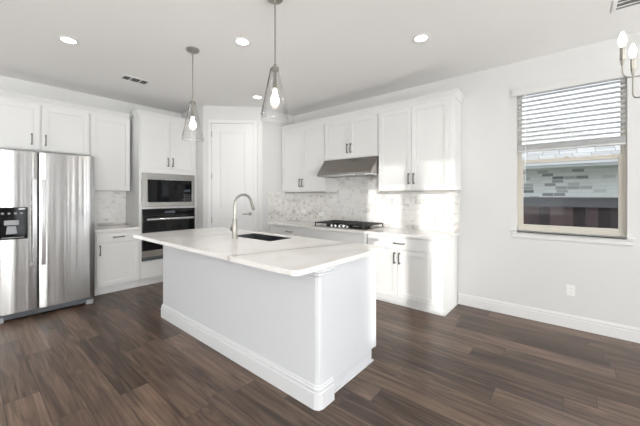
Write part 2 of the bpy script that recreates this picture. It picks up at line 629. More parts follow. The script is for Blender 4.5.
MB().box(fx0 + .051, fx0 + .055, sy0 + .013, sy1 - .013, sz1, WZ1 - .04).build('pane', M['glass'], usash)
lk = MB().box(fx0 - .004, fx0 + .02, .035, .075, sz1, sz1 + .012).build('sash_lock', M['vinyl'], sash)
# stool and apron
st = MB().box(XR - .045, XR + .054, WY0 + .002, WY1 - .002, WZ0 - .022, WZ0 + .001).box(XR - .045, XR - .0005, WY0 - .05, WY1 + .06, WZ0 - .022, WZ0 + .001)
struct(st.build('trim_1', M['trim'], bevel=.006, seg=3))
struct(MB().sweep([(XR, WY1 + .045), (XR, WY0 - .035)], [(0, WZ0 - .022), (.026, WZ0 - .022), (.026, WZ0 - .034), (.018, WZ0 - .045), (.018, WZ0 - .075), (.008, WZ0 - .092), (0, WZ0 - .092)]).build('trim_2', M['trim']))

# blinds
bl = thing('window_blind', 'white horizontal slat blind pulled halfway down the window', 'blind', (XR - .004, (WY0 + WY1) / 2, 2.70))
bw = (WY1 - WY0) / 2
MB().box(-.012, .045, -bw + .004, bw - .004, -.11, -.065).build('headrail', M['blind'], bl, bevel=.003)
MB().box(-.030, -.018, -bw - .01, bw + .045, -.108, -.03).box(-.0181, .0035, bw + .033, bw + .045, -.108, -.03).box(-.0181, .0035, -bw - .01, -bw - .001, -.108, -.03).build('valance', M['wall'], bl, bevel=.002)
zt, zb = -.135, -.69
ns = 12
tilt = math.radians(-13)
sl = []
for i in range(ns):
    z = zt + (zb - zt) * i / (ns - 1)
    c, sn = math.cos(tilt) * .024, math.sin(tilt) * .024
    k = MB()
    t = .0016
    x0 = .021
    k.prism([(x0 - c, z - sn - t), (x0, z - t + .0025), (x0 + c, z + sn - t), (x0 + c, z + sn + t), (x0, z + t + .0025), (x0 - c, z - sn + t)], 'y', -bw + .012, bw - .012)
    sl.append(k.build('slat', M['blind'], bl))
for i in range(6):
    z = -.702 - i * .0075
    MB().box(-.003, .045, -bw + .012, bw - .012, z - .0022, z + .0022).build('slat', M['blind'], bl)
MB().box(-.004, .046, -bw + .01, bw - .01, -.768, -.747).build('bottom_rail', M['blind'], bl, bevel=.003)
for yy in (-bw + .14, 0.0, bw - .14):
    MB().tube([(-.006, yy, -.105), (-.006, yy, -.75)], .0012, 6).tube([(.048, yy, -.105), (.048, yy, -.75)], .0012, 6).build('ladder_cord', M['plastic'], bl)
MB().tube([(-.016, bw - .085, -.10), (-.018, bw - .085, -1.12)], .0042, 8).build('tilt_wand', M['plastic'], bl, smooth=True)

# ------------------------------------------------------------------ openings behind the camera
for i, (a, b, z0, z1) in enumerate(REAR):
    f = MB()
    x0, x1 = XB - .10, XB - .04
    f.box(x0, x1, a, a + .03, z0, z1).box(x0, x1, b - .03, b, z0, z1).box(x0, x1, a + .03, b - .03, z0, z0 + .04).box(x0, x1, a + .03, b - .03, z1 - .04, z1)
    f.box(x0, x1, a + .03, b - .03, 1.70, 1.74)
    if b - a > 1.5:
        for t in (1, 2):
            m_ = a + (b - a) * t / 3
            f.box(x0, x1, m_ - .03, m_ + .03, z0 + .04, z1 - .04)
    f = struct(f.build('window_%d' % (i + 2), M['vinyl']))
    MB().box(XB - .072, XB - .068, a + .02, b - .02, z0 + .02, z1 - .02).build('pane', M['glass'], f)
    if b - a < 1.5:
        k = MB()
        for j in range(7):
            z = 2.66 - j * .05
            k.box(XB - .035, XB - .001, a + .006, b - .006, z - .012, z + .012)
        k.build('blind_slats', M['blind'], f)
for i, (a, b, z0, z1) in enumerate(PATIO):
    f = MB()
    for p in ((a, (a * 2 + b) / 3, (a + 2 * b) / 3, b - .06) if b - a > 1 else (a, b - .03)):
        f.box(p, p + (.06 if b - a > 1 else .03), YF - .10, YF - .04, z0, z1)
    f.box(a, b, YF - .10, YF - .04, z1 - .06, z1).box(a, b, YF - .10, YF - .04, z0, z0 + .08)
    f = struct(f.build('door_2' if i == 0 else 'window_%d' % (i + 4), M['trim']))
    MB().box(a + .02, b - .02, YF - .072, YF - .068, z0 + .03, z1 - .03).build('pane', M['glass'], f)
# unseen slab added to keep the low sun off the wide rear window
struct(MB().box(-5.3, -5.1, -1.5, 5.0, -.3, 3.3).build('sun_blocker_rear', M['soffit']))
struct(MB().box(-5.9, 4.2, -5.65, -5.45, -.3, 3.3).build('sun_blocker_front', M['soffit']))  # second unseen slab, added to stop sun entering by the patio doors

# ------------------------------------------------------------------ pantry door on the 45 degree face
# local frame: x along the face (left to right), -y out of it
pd = struct(bpy.data.objects.new('door_1', None)); COL.objects.link(pd)
pd.location = (2.71, 4.945, 0); pd.rotation_euler = (0, 0, -PI / 4)
du0, du1, dzt = .155, .875, 2.69        # door slab
cas = MB()
cw = .058
for (a, b) in ((du0 - .004 - cw, du0 - .004), (du1 + .004, du1 + .004 + cw)):
    cas.box(a, b, -.028, 0, 0, dzt + .004)
cas.box(du0 - .004 - cw, du1 + .004 + cw, -.028, 0, dzt + .004, dzt + .004 + cw)
cas.build('door_casing', M['trim'], pd, bevel=.004)
d = MB()
t0, t1 = -.008, 0
pu0, pu1 = du0 + .145, du1 - .145
d.box(du0, du1, -.004, 0, .01, dzt)
zs = [(.01, .26), (1.03, 1.20), (dzt - .16, dzt)]
d.box(du0, pu0, -.020, -.004, .01, dzt).box(pu1, du1, -.020, -.004, .01, dzt)
for (a, b) in zs: d.box(pu0, pu1, -.020, -.004, a, b)
for (a, b) in ((.26, 1.03), (1.20, dzt - .16)):
    d.box(pu0 + .024, pu1 - .024, -.013, -.004, a + .024, b - .024)
ds = d.build('door_slab', M['trim'], pd, bevel=.003)
h = MB()
h.tube([(du1 - .065, -.020, 1.105), (du1 - .065, -.027, 1.105)], .032, 24)
h.tube([(du1 - .065, -.022, 1.105), (du1 - .065, -.058, 1.105), (du1 - .085, -.064, 1.105), (du1 - .19, -.060, 1.100)], [.012, .012, .011, .009], 12)
h.build('door_lever', M['nickel'], ds, smooth=True)
for z in (.35, .95, 1.72, 2.45):
    MB().tube([(du0 - .002, -.030, z), (du0 - .002, -.030, z + .10)], .007, 10).build('hinge', M['nickel'], pd, smooth=True)

# ------------------------------------------------------------------ cabinet parts


def shaker(parent, name, u0, u1, z0, z1, yf, fw=.062):
    """a shaker door or drawer front, back at local y = yf, looking to -y"""
    b = MB()
    yb = yf - .0035
    b.box(u0, u1, yf - .008, yb, z0, z1)
    b.box(u0 + .02, u0 + .05, yb, yf, z0 + .02, z0 + .05).box(u1 - .05, u1 - .02, yb, yf, z1 - .05, z1 - .02)
    if fw:
        b.box(u0, u0 + fw, yf - .0215, yf - .008, z0, z1).box(u1 - fw, u1, yf - .0215, yf - .008, z0, z1)
        b.box(u0 + fw, u1 - fw, yf - .0215, yf - .008, z0, z0 + fw).box(u0 + fw, u1 - fw, yf - .0215, yf - .008, z1 - fw, z1)
    else:
        b.box(u0, u1, yf - .0215, yf - .008, z0, z1)
    return b.build(name, M['cab'], parent, bevel=.0012)


def pull(parent, u, z, yf, vertical=True, L=.145):
    """bar pull centred at (u, z) on a face at local y = yf"""
    b = MB()
    r = .0062
    o = .034
    h = L / 2
    if vertical:
        b.box(u - r, u + r, yf - o - .006, yf - o + .006, z - h, z + h)
        for q in (z - h + .004, z + h - .016): b.box(u - r, u + r, yf - o + .006, yf, q, q + .012)
        for q in (z - h, z + h - .02): b.box(u - r - .0015, u + r + .0015, yf - .006, yf, q, q + .02)
    else:
        b.box(u - h, u + h, yf - o - .006, yf - o + .006, z - r, z + r)
        for q in (u - h + .004, u + h - .016): b.box(q, q + .012, yf - o + .006, yf, z - r, z + r)
        for q in (u - h, u + h - .02): b.box(q, q + .02, yf - .006, yf, z - r - .0015, z + r + .0015)
    return b.build('handle', M['pull'], parent, bevel=.0015)


CROWN = [(-.004, 0), (.008, 0), (.010, .016), (.018, .030), (.034, .050), (.040, .058), (.050, .064), (.052, .084), (-.004, .084)]


def crown(parent, path, z):
    return MB().sweep(path, [(o, zz + z) for o, zz in CROWN]).build('crown_molding', M['cab'], parent)


def upper(name, label, loc, rot, w_, z0, z1, dep, doors, group=None, hl=.0, ret=(False, False), m=.012, handles=None, cut=0.0):
    t = thing(name, label, 'cabinet', loc, rot, group)
    MB().box(.0005, w_ - .0005, -dep + .020, -.001, z0, z1).build('body', M['cab'], t, bevel=.002)
    yf = -dep + .020
    n = len(doors)
    for i, (a, b) in enumerate(doors):
        dd = shaker(t, 'door', a, b, z0 + .014, z1 - .034, yf)
        if handles and handles[i] is not None:
            pull(dd, handles[i], z0 + .014 + .145 + hl, yf - .020)
    path = ([(0, -.001)] if ret[0] else []) + [(0, -dep + .020), (w_ - cut, -dep + .020)] + ([(w_, -.001)] if ret[1] else [])
    crown(t, path, z1 - .012)
    return t


def two(w_, m=.014, g=.003):
    return [(m, w_ / 2 - g / 2), (w_ / 2 + g / 2, w_ - m)]


UD, UZ0, UZ1 = .33, 1.495, 2.655
# right wall, left to right as the room sees them (y falls)
for (ya, yb, z0, lab, ret) in ((4.222, 3.17, UZ0, 'white two-door wall cabinet between the range hood and the pantry corner', (False, False)),
                               (3.17, 2.17, 2.005, 'short white two-door wall cabinet directly above the range hood', (False, False)),
                               (2.17, 1.12, UZ0, 'tall white two-door wall cabinet right of the range hood, end of the row', (False, True))):
    w_ = ya - yb
    c = w_ / 2
    drs = two(w_)
    if ret[1]:
        c = .508
        drs = [(.014, c - .0015), (c + .0015, w_ - .055)]
    uc = upper('wall_cabinet', lab, (XR, ya, 0), RW, w_, z0, UZ1, UD, drs, 'wall cabinets along the cooktop wall', 0, ret, handles=[c - .034, c + .034])
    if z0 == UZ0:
        MB().box(.02, w_ - .06, -.26, -.20, z0 - .022, z0).build('under_strip', M['taupe'], uc)  # taupe strip hung below the cabinet bottom
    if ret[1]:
        MB().box(-.024, 0, -UD + .022, -.012, z0 - .022, 1.722).build('side_strip', M['taupe'], uc)  # taupe strip along the cabinet side, below the hood

# left wall
upper('wall_cabinet', 'wide white two-door wall cabinet above the refrigerator', (.175, YL, 0), 0, 1.032, 2.005, UZ1, UD, [(.014, .492), (.5125, 1.018)], 'wall cabinets beside the refrigerator', 0, (True, False), handles=[.412, .548])
upper('wall_cabinet', 'tall white single-door wall cabinet between refrigerator and oven tower', (1.207, YL, 0), 0, .53, 1.50, UZ1, UD, [(.012, .518)], 'wall cabinets beside the refrigerator', 0, (False, False), handles=[None], cut=.022)


def base(name, label, loc, rot, w_, dep, fronts, ztop=.905, group=None, end=None):
    """fronts: list of (kind, u0, u1, z0, z1, handle)"""
    t = thing(name, label, 'cabinet', loc, rot, group)
    MB().box(.0005, w_ - .0005, -dep + .020, -.012, .105, ztop).build('body', M['cab'], t, bevel=.002)
    MB().box(.0005, w_ - .0005, -dep + .078, -.012, .0005, .105).box(.0005, w_ - .0005, -dep + .066, -dep + .078, .0005, .018).build('toe_kick', M['trim'], t)
    for kind, a, b, z0, z1, hd in fronts:
        dd = shaker(t, kind, a, b, z0, z1, -dep + .020, .062 if kind == 'door' else 0)
        if hd is not None:
            hu, hz, vert = hd
            pull(dd, hu, hz, -dep, vert)
    return t


BD = .63
w_ = 1.052  # left bay
base('base_cabinet', 'white base cabinet under the counter, in the corner left of the cooktop', (XR, 4.222, 0), RW, w_, BD,
     [('drawer', .014, w_ - .014, .745, .885, (w_ / 2 - .0, .815, False)), ('door', .014, w_ / 2 - .002, .125, .73, (w_ / 2 - .034, .64, True)), ('door', w_ / 2 + .002, w_ - .014, .125, .73, (w_ / 2 + .034, .64, True))], group='base cabinets along the cooktop wall')
w_ = 1.0    # under the cooktop, stands a little proud
base('base_cabinet', 'white base cabinet with a plain apron panel under the gas cooktop', (XR, 3.17, 0), RW, w_, BD + .06,
     [('false_front', .008, w_ - .008, .745, .895, None), ('door', .014, w_ / 2 - .002, .125, .73, (w_ / 2 - .034, .64, True)), ('door', w_ / 2 + .002, w_ - .014, .125, .73, (w_ / 2 + .034, .64, True))], group='base cabinets along the cooktop wall')
w_ = .995
bc = base('base_cabinet', 'white base cabinet right of the cooktop, at the open end of the row', (XR, 2.17, 0), RW, w_, BD,
     [('drawer', .014, w_ - .055, .745, .885, (.475, .815, False)), ('door', .014, .446, .125, .73, (.446 - .03, .625, True)), ('door', .450, w_ - .055, .125, .73, (.450 + .03, .625, True))], group='base cabinets along the cooktop wall')
MB().box(w_ - .0005, w_ + .008, -BD + .078, -.001, .0005, .905).box(w_ - .0005, w_ + .008, -BD + .02, -BD + .078, .105, .905).box(w_ + .008, w_ + .018, -BD + .066, -.017, .0005, .018).build('end_panel', M['cab'], bc, bevel=.002)

# left wall base
w_ = .562
base('base_cabinet', 'narrow white base cabinet with one drawer, between refrigerator and ovens', (1.207, YL, 0), 0, w_, .61,
     [('drawer', .014, w_ - .014, .755, .885, (w_ / 2 + .0, .82, False)), ('door', .014, w_ - .014, .125, .735, (.052, .645, True))])

# ------------------------------------------------------------------ countertops
CT0, CT1 = .905, .94
o = MB().fill([[(XR, 1.142)] + [(XR, 4.223), (3.572, 4.223), (3.572, 3.19), (3.512, 3.165), (3.512, 2.175), (3.572, 2.15)] + arc(3.572 + .03, 1.142 + .03, .03, 180, 270, 5)], CT0, CT1).build('countertop', M['quartz_wall'], bevel=.003)
tag(o, 'white quartz countertop along the wall under the gas cooktop', 'countertop')
o = MB().box(1.19, 1.7685, 5.122, YL, CT0, CT1).build('countertop', M['quartz_wall'], bevel=.003)
tag(o, 'short white quartz countertop between the refrigerator and the oven tower', 'countertop')

# backsplashes
struct(MB().box(XR - .008, XR - .0005, 1.142, 4.2225, CT1, UZ0).box(XR - .008, XR - .0005, 2.171, 3.169, UZ0, 2.004).box(3.572, XR - .008, 4.2145, 4.2225, CT1, UZ0).build('trim_3', M['splash']))
struct(MB().box(1.19, 1.7685, YL - .008, YL - .0005, CT1, 1.50).build('trim_4', M['splash']))


def outlet(label, loc, rot, wide=False, decora=True, group=None):
    t = thing('wall_outlet', label, 'outlet', loc, rot, group)
    hw, hh = (.058, .036) if wide else (.036, .058)
    p = MB().box(-hw, hw, -.005, 0, -hh, hh).build('cover_plate', M['plastic'], t, bevel=.002)
    for s_ in (-1, 1):
        b = MB()
        if wide: b.box(s_ * .021 - .014, s_ * .021 + .014, -.0065, -.005, -.016, .016)
        else: b.box(-.016, .016, -.0065, -.005, s_ * .021 - .014, s_ * .021 + .014)
        so = b.build('socket', M['plastic'], t, bevel=.001)
        for q in (-1, 1):
            b = MB()
            if wide: b.box(s_ * .021 - .004, s_ * .021 + .004, -.0070, -.0065, q * .006 - .001, q * .006 + .001)
            else: b.box(q * .006 - .001, q * .006 + .001, -.0070, -.0065, s_ * .021 - .004, s_ * .021 + .004)
            b.build('slot', M['slot'], so)
    return t


outlet('white outlet low on the plain wall beneath the window', (XR, .019, .405), RW)
outlet('white sideways outlet on the tile left of the oven tower', (1.50, YL - .008, 1.10), 0, True)
outlet('small white outlet on the marble tile left of the cooktop', (XR - .008, 3.51, 1.09), RW, True)
outlet('white outlet on the marble tile in the corner by the pantry', (XR - .008, 3.95, 1.12), RW, True)

# ------------------------------------------------------------------ range hood
hd = thing('range_hood', 'stainless steel slanted range hood under the short wall cabinet', 'range hood', (XR - .0085, 3.168, 1.725), RW)
W = .996
H0 = .5115
pro = [(0, .279), (-H0 + .19, .279), (-H0, .045), (-H0, .02), (-H0 + .006, .02), (-H0 + .006, .042), (-H0 + .194, .273), (0, .273)]
b = MB().prism(pro, 'x', 0, W)
b.build('canopy', M['hood'], hd)
endp = [(0, .273), (-H0 + .194, .273), (-H0 + .006, .042), (-H0 + .006, .02), (0, .02)]
for q in (0, W - .006): MB().prism(endp, 'x', q, q + .006).build('side_panel', M['hood'], hd)
MB().box(0, W, -H0 - .002, -H0 + .014, 0, .02).box(0, .014, -H0 + .014, 0, 0, .02).box(W - .014, W, -H0 + .014, 0, 0, .02).build('rim', M['handle_steel'], hd, bevel=.002)
MB().box(.014, W - .014, -H0 + .014, -.002, .014, .02).build('underside_panel', M['steel'], hd)
for q in (0, 1):
    b = MB()
    u0 = .12 + q * .40
    for j in range(9):
        b.box(u0, u0 + .36, -.42 + j * .035, -.42 + j * .035 + .018, .008, .014)
    b.build('grease_filter', M['handle_steel'], hd)
b = MB()
for j in range(4):
    b.box(.74 + j * .04, .765 + j * .04, -H0 - .006, -H0 - .002, .006, .016)
b.build('control_buttons', M['black'], hd)

# ------------------------------------------------------------------ cooktop
ck = thing('gas_cooktop', 'black gas cooktop with cast iron grates set in the wall counter', 'cooktop', (4.145, 3.155, CT1), RW)
CW, CD = .965, .555     # local x 0..CW, y -CD..0
MB().box(0, CW, -CD, 0, 0, .014).build('base_tray', M['steel'], ck, bevel=.004)
MB().box(.012, CW - .012, -CD + .012, -.012, .014, .017).build('burner_deck', M['blackglass'], ck)
for i in range(3):
    g0 = .014 + i * (CW - .028) / 3
    g1 = g0 + (CW - .028) / 3 - .004
    y0 = -CD + (.075 if i == 1 else .022)
    b = MB()
    zt0, zt1 = .054, .071
    b.box(g0, g1, y0, y0 + .014, zt0, zt1).box(g0, g1, -.034, -.020, zt0, zt1)
    b.box(g0, g0 + .014, y0 + .014, -.034, zt0, zt1).box(g1 - .014, g1, y0 + .014, -.034, zt0, zt1)
    for k in range(1, 5):
        uu = g0 + (g1 - g0) * k / 5
        b.box(uu - .005, uu + .005, y0 + .014, -.034, zt0 + .002, zt1 + .002)
    for k in (1, 2, 3):
        vv = y0 + (-.034 - y0) * k / 4
        b.box(g0 + .014, g1 - .014, vv - .005, vv + .005, zt0, zt1)
    for (uu, vv) in ((g0, y0), (g1 - .014, y0), (g0, -.034), (g1 - .014, -.034)):
        b.box(uu, uu + .014, vv, vv + .014, .017, zt0)
    b.build('grate', M['iron'], ck, bevel=.002)
for (u, v, r) in ((.17, -.14, .045), (.17, -.38, .036), (.465, -.22, .055), (.76, -.14, .036), (.76, -.38, .045)):
    MB().lathe([(0, .017), (r, .017), (r, .026), (r * .8, .030), (r * .8, .036), (0, .037)], (u, v, 0), 24).build('burner', M['iron'], ck, smooth=True)
for k in range(5):
    u = CW / 2 + (k - 2) * .074
    b = MB().lathe([(0, .014), (.026, .014), (.026, .020), (.022, .022), (.020, .046), (0, .047)], (u, -CD + .042, 0), 20)
    b.box(u - .003, u + .003, -CD + .024, -CD + .056, .046, .051)
    b.build('knob', M['handle_steel'], ck, smooth=True)

# ------------------------------------------------------------------ oven tower
TX, TW, TD = 1.77, .925, .61
ot = thing('oven_tower_cabinet', 'full-height white cabinet holding the microwave and the wall oven', 'cabinet', (TX, YL, 0), 0)
OV0, OV1, MW0, MW1 = .395, 1.212, 1.245, 1.785
OU0, OU1 = .04, .885
b = MB()
yf = -TD + .020
b.box(.001, TW, yf, -.002, .105, OV0 - .004)
b.box(.001, TW, yf, -.002, MW1 + .004, 2.685)
b.box(.001, TW, yf, -.002, OV1 + .004, MW0 - .004)
for (z0, z1) in ((OV0 - .004, OV1 + .004), (MW0 - .004, MW1 + .004)):
    b.box(.001, OU0 - .004, yf, -.002, z0, z1).box(OU1 + .004, TW, yf, -.002, z0, z1).box(OU0 - .004, OU1 + .004, -.05, -.002, z0, z1)
b.box(TW, 2.7085 - TX, yf + .003, -.002, .001, 2.685)
b.build('body', M['cab'], ot)
MB().box(.001, TW, -TD + .078, -.002, .001, .105).box(.001, TW, -TD + .066, -TD + .078, .001, .018).build('toe_kick', M['trim'], ot)
dr = shaker(ot, 'drawer', .018, TW - .03, .125, OV0 - .03, yf, .0)
c = .463
for (a, b_, hu) in ((.016, c - .0015, c - .038), (c + .0015, TW - .035, c + .036)):
    dd = shaker(ot, 'door', a, b_, 1.862, 2.652, yf)
    pull(dd, hu, 1.862 + .115, yf - .02)
crown(ot, [(0, -.39), (0, yf), (2.7085 - TX, yf)], 2.672)

mw = thing('microwave', 'built-in microwave with black glass in a stainless trim frame', 'microwave', (TX + OU0, YL - TD + .018, MW0), 0)
mwW, mwH = OU1 - OU0, MW1 - MW0
b = MB()
b.box(0, .075, -.022, 0, 0, mwH).box(mwW - .05, mwW, -.022, 0, 0, mwH).box(.075, mwW - .05, -.022, 0, 0, .075).box(.075, mwW - .05, -.022, 0, mwH - .09, mwH)
b.build('trim_frame', M['appliance_trim'], mw, bevel=.003)
MB().box(.08, mwW - .055, -.004, .42, .08, mwH - .095).build('body', M['darkgrey'], mw)
MB().box(.079, mwW - .22, -.026, -.004, .079, mwH - .105).build('door', M['blackglass'], mw, bevel=.003)
MB().box(.079, mwW - .054, -.030, -.004, mwH - .103, mwH - .094).build('handle', M['handle_steel'], mw, bevel=.002)
p_ = MB().box(mwW - .216, mwW - .054, -.026, -.004, .079, mwH - .105).build('control_panel', M['blackglass'], mw, bevel=.003)
b = MB()
for i in range(3):
    for j in range(4):
        b.box(mwW - .195 + i * .042, mwW - .170 + i * .042, -.0268, -.026, .10 + j * .03, .112 + j * .03)
b.build('buttons', M['darkgrey'], p_)
MB().box(mwW - .195, mwW - .085, -.0268, -.026, .245, .285).build('display', mat('microwave_display', (.05, .06, .08), .2), p_)  # plain dark panel, no emission

ov = thing('wall_oven', 'black glass wall oven with a stainless handle beneath the microwave', 'oven', (TX + OU0, YL - TD + .018, OV0), 0)
oH = OV1 - OV0
MB().box(.002, mwW - .002, 0, .52, .002, oH - .002).build('body', M['darkgrey'], ov)
cp = MB().box(0, mwW, -.026, 0, oH - .105, oH).build('control_panel', M['blackglass'], ov, bevel=.003)
MB().box(.33, .50, -.0268, -.026, oH - .075, oH - .035).build('display', mat('oven_display', (.06, .07, .09), .2), cp)
od = MB().box(0, mwW, -.030, 0, .165, oH - .110).build('door', M['blackglass'], ov, bevel=.003)
MB().tube([(.04, -.075, oH - .165), (mwW - .04, -.075, oH - .165)], .020, 16).tube([(.07, -.075, oH - .165), (.07, -.030, oH - .165)], .010, 10).tube([(mwW - .07, -.075, oH - .165), (mwW - .07, -.030, oH - .165)], .010, 10).build('handle', M['handle_steel'], od, smooth=True)
MB().box(0, mwW, -.026, 0, .055, .162).build('lower_trim', M['steel'], ov, bevel=.002)
b = MB().box(0, mwW, -.010, 0, .0, .055)
for j in range(4): b.box(.01, mwW - .01, -.020, -.010, .004 + j * .013, .010 + j * .013)
b.build('vent_grille', M['darkgrey'], ov)

# ------------------------------------------------------------------ refrigerator
FX, FY, FW = .205, 4.85, .930
fr = thing('refrigerator', 'large side-by-side stainless steel refrigerator with black water dispenser', 'refrigerator', (FX, FY, 0), 0)
MB().box(.006, FW - .006, .085, .86, .045, 1.925).build('body', M['darkgrey'], fr, bevel=.004)
gx = .585 - FX


def fridge_door(u0, u1, name, lab=None):
    b = MB()
    n = 14
    pts = []
    for i in range(n + 1):
        t = i / n
        pts.append((u0 + (u1 - u0) * t, .008 - .004 * (1 - (2 * t - 1) ** 2) + (.010 * max(0, abs(2 * t - 1) - .93) / .07)))
    pts += [(u1, .078), (u0, .078)]
    b.prism(pts, 'z', .085, 1.94)
    o_ = b.build(name, M['fridge'], fr, bevel=.003, smooth=True)
    return o_


fd = fridge_door(0, gx - .0045, 'freezer_door')
rd = fridge_door(gx + .0045, FW, 'refrigerator_door')
MB().box(gx - .004, gx + .004, .012, .078, .09, 1.935).build('door_gasket', M['black'], fr)
for par, u in ((fd, gx - .038), (rd, gx + .038)):
    b = MB()
    path = []
    z0, z1 = .60, 1.62
    for i in range(17):
        t = i / 16
        path.append((-.052 - .014 * math.sin(PI * t), z0 + (z1 - z0) * t))
    outl = path + [(y_ + .020, z_) for (y_, z_) in path[::-1]]
    s_ = b
    # flat bowed bar
    A = [s_.bm.verts.new((u - .019, y_, z_)) for y_, z_ in outl]
    B = [s_.bm.verts.new((u + .019, y_, z_)) for y_, z_ in outl]
    m_ = len(path)
    for i in range(m_ - 1):
        j0, j1 = i, i + 1
        k0, k1 = 2 * m_ - 1 - i, 2 * m_ - 2 - i
        s_.bm.faces.new((A[j0], A[j1], B[j1], B[j0])); s_.bm.faces.new((A[k0], A[k1], B[k1], B[k0]))
        s_.bm.faces.new((A[j0], A[j1], A[k1], A[k0])); s_.bm.faces.new((B[j0], B[j1], B[k1], B[k0]))
    s_.bm.faces.new((A[0], B[0], B[2 * m_ - 1], A[2 * m_ - 1])); s_.bm.faces.new((A[m_ - 1], B[m_ - 1], B[m_], A[m_]))
    for z in (z0 + .01, z1 - .05):
        s_.box(u - .014, u + .014, -.036, .004, z, z + .04)
    s_.build('handle', M['handle_steel'], par, bevel=.004, smooth=True)
# dispenser
dp = MB()
dx0, dx1, dz0, dz1 = .045, .287, .930, 1.290
dp.box(dx0, dx1, -.010, -.0005, dz0, dz0 + .015).box(dx0, dx0 + .014, -.010, -.0005, dz0 + .015, dz1).box(dx1 - .014, dx1, -.010, -.0005, dz0 + .015, dz1).box(dx0 + .014, dx1 - .014, -.010, -.0005, dz1 - .135, dz1)
dp.box(dx0 + .014, dx1 - .014, -.0025, -.0005, dz0 + .015, dz1 - .135)
dpo = dp.build('dispenser', M['blackglass'], fd, bevel=.002)
MB().box(dx0 + .05, dx0 + .17, -.012, -.0026, dz1 - .20, dz1 - .145).build('ice_chute', M['midgrey'], dpo, bevel=.003)
MB().prism([(dx0 + .065, dz0 + .06), (dx0 + .155, dz0 + .06), (dx0 + .145, dz0 + .15), (dx0 + .075, dz0 + .15)], 'y', -.009, -.0026).build('paddle', M['midgrey'], dpo, bevel=.002)
MB().box(dx0 + .03, dx1 - .03, -.012, -.0026, dz0 + .016, dz0 + .024).build('drip_tray', M['midgrey'], dpo)
for i in range(4):
    MB().box(dx0 + .03 + i * .05, dx0 + .05 + i * .05, -.0106, -.010, dz1 - .075, dz1 - .058).build('control_icon', M['midgrey'], dpo)
MB().box(dx1 - .075, dx1 - .022, -.0106, -.010, dz1 - .022, dz1 - .014).build('badge', M['handle_steel'], dpo)
b = MB().box(.01, FW - .01, .03, .084, .022, .078)
for j in range(3): b.box(.02, FW - .09, .022, .03, .028 + j * .016, .036 + j * .016)
b.build('toe_grille', M['darkgrey'], fr, bevel=.002)
for u in (.02, FW - .09):
    MB().box(u, u + .075, .012, .075, .0, .055).build('foot', M['midgrey'], fr, bevel=.006)

# ------------------------------------------------------------------ island
isl = thing('kitchen_island', 'long white kitchen island with tall base molding in mid-room', 'kitchen island', (1.52, 1.29, 0), 0)
IY = 3.685 - 1.29
MB().prism([(.15, 0), (.15, IY), (0, IY), (0, .03), (.009, .009), (.03, 0)], 'z', 0, .933).build('knee_wall', M['island'], isl)
b = MB().box(.15, .795, .045, IY - .02, .105, .70).box(.15, .74, .045, IY - .02, 0, .105)
b.box(.15, .795, .045, .96, .70, .933).box(.15, .795, 1.78, IY - .02, .70, .933).box(.15, .44, .96, 1.78, .70, .933)
b.build('body', M['cab'], isl)
b = MB().box(.1505, .815, .035, .045, .105, .933).box(.1505, .745, .035, .045, 0, .105)
b.box(.1505, .756, .022, .035, 0, .018)
b.box(.79, .815, .030, .035, .105, .933)
b.build('end_panel', M['island'], isl, bevel=.003)
IB = [(0, .0005), (.018, .0005), (.018, .108), (.011, .114), (.014, .122), (.014, .134), (.006, .142), (.008, .150), (0, .156)]
MB().sweep([(.15, IY), (0, IY), (0, .03), (.009, .009), (.03, 0), (.15, 0)], IB).build('base_molding', M['island_trim'], isl)
IT = [(0, .878), (.006, .882), (.018, .890), (.018, .902), (.006, .906), (.006, .912), (.024, .920), (.024, .9325), (0, .9325)]
MB().sweep([(.15, IY), (0, IY), (0, .03), (.009, .009), (.03, 0), (.15, 0)], IT).build('top_molding', M['island_trim'], isl)
# working side: three pairs of doors and a drawer row look to the cooktop
bk = [(.05, .83), (.84, 1.60), (1.61, 2.36)]
for (a, b_) in bk:
    for (p, q, hy) in ((a, (a + b_) / 2 - .002, (a + b_) / 2 - .03), ((a + b_) / 2 + .002, b_, (a + b_) / 2 + .03)):
        d_ = MB().box(.795, .805, p, q, .125, .72).box(.805, .815, p, p + .06, .125, .72).box(.805, .815, q - .06, q, .125, .72).box(.805, .815, p + .06, q - .06, .125, .185).box(.805, .815, p + .06, q - .06, .66, .72).build('door', M['cab'], isl, bevel=.002)
        MB().box(.843, .855, hy - .006, hy + .006, .57, .69).box(.815, .843, hy - .006, hy + .006, .572, .584).box(.815, .843, hy - .006, hy + .006, .676, .688).build('handle', M['pull'], d_)
    MB().box(.795, .815, a, b_, .74, .90).build('drawer', M['cab'], isl, bevel=.002)

IZ0, IZ1 = .933, .968
SK = (1.975, 2.300, 2.31, 2.99)     # sink opening x0 x1 y0 y1
outer = rrect(1.288, 2.43, 1.272, 3.985, .055, 8)
hole = rrect(SK[0], SK[1], SK[2], SK[3], .0015, 2)[::-1]
ic = MB().fill([outer, hole], IZ0, IZ1).build('island_countertop', M['quartz'], bevel=.004, seg=3)
tag(ic, 'large white veined quartz slab on top of the kitchen island', 'countertop')
MB().box(1.2865, 1.2885, 1.974, 1.9785, IZ0 + .004, IZ1 - .004).box(1.2885, 2.429, 1.9755, 1.977, IZ1 - .002, IZ1 + .0002).build('seam', M['seam'], ic)

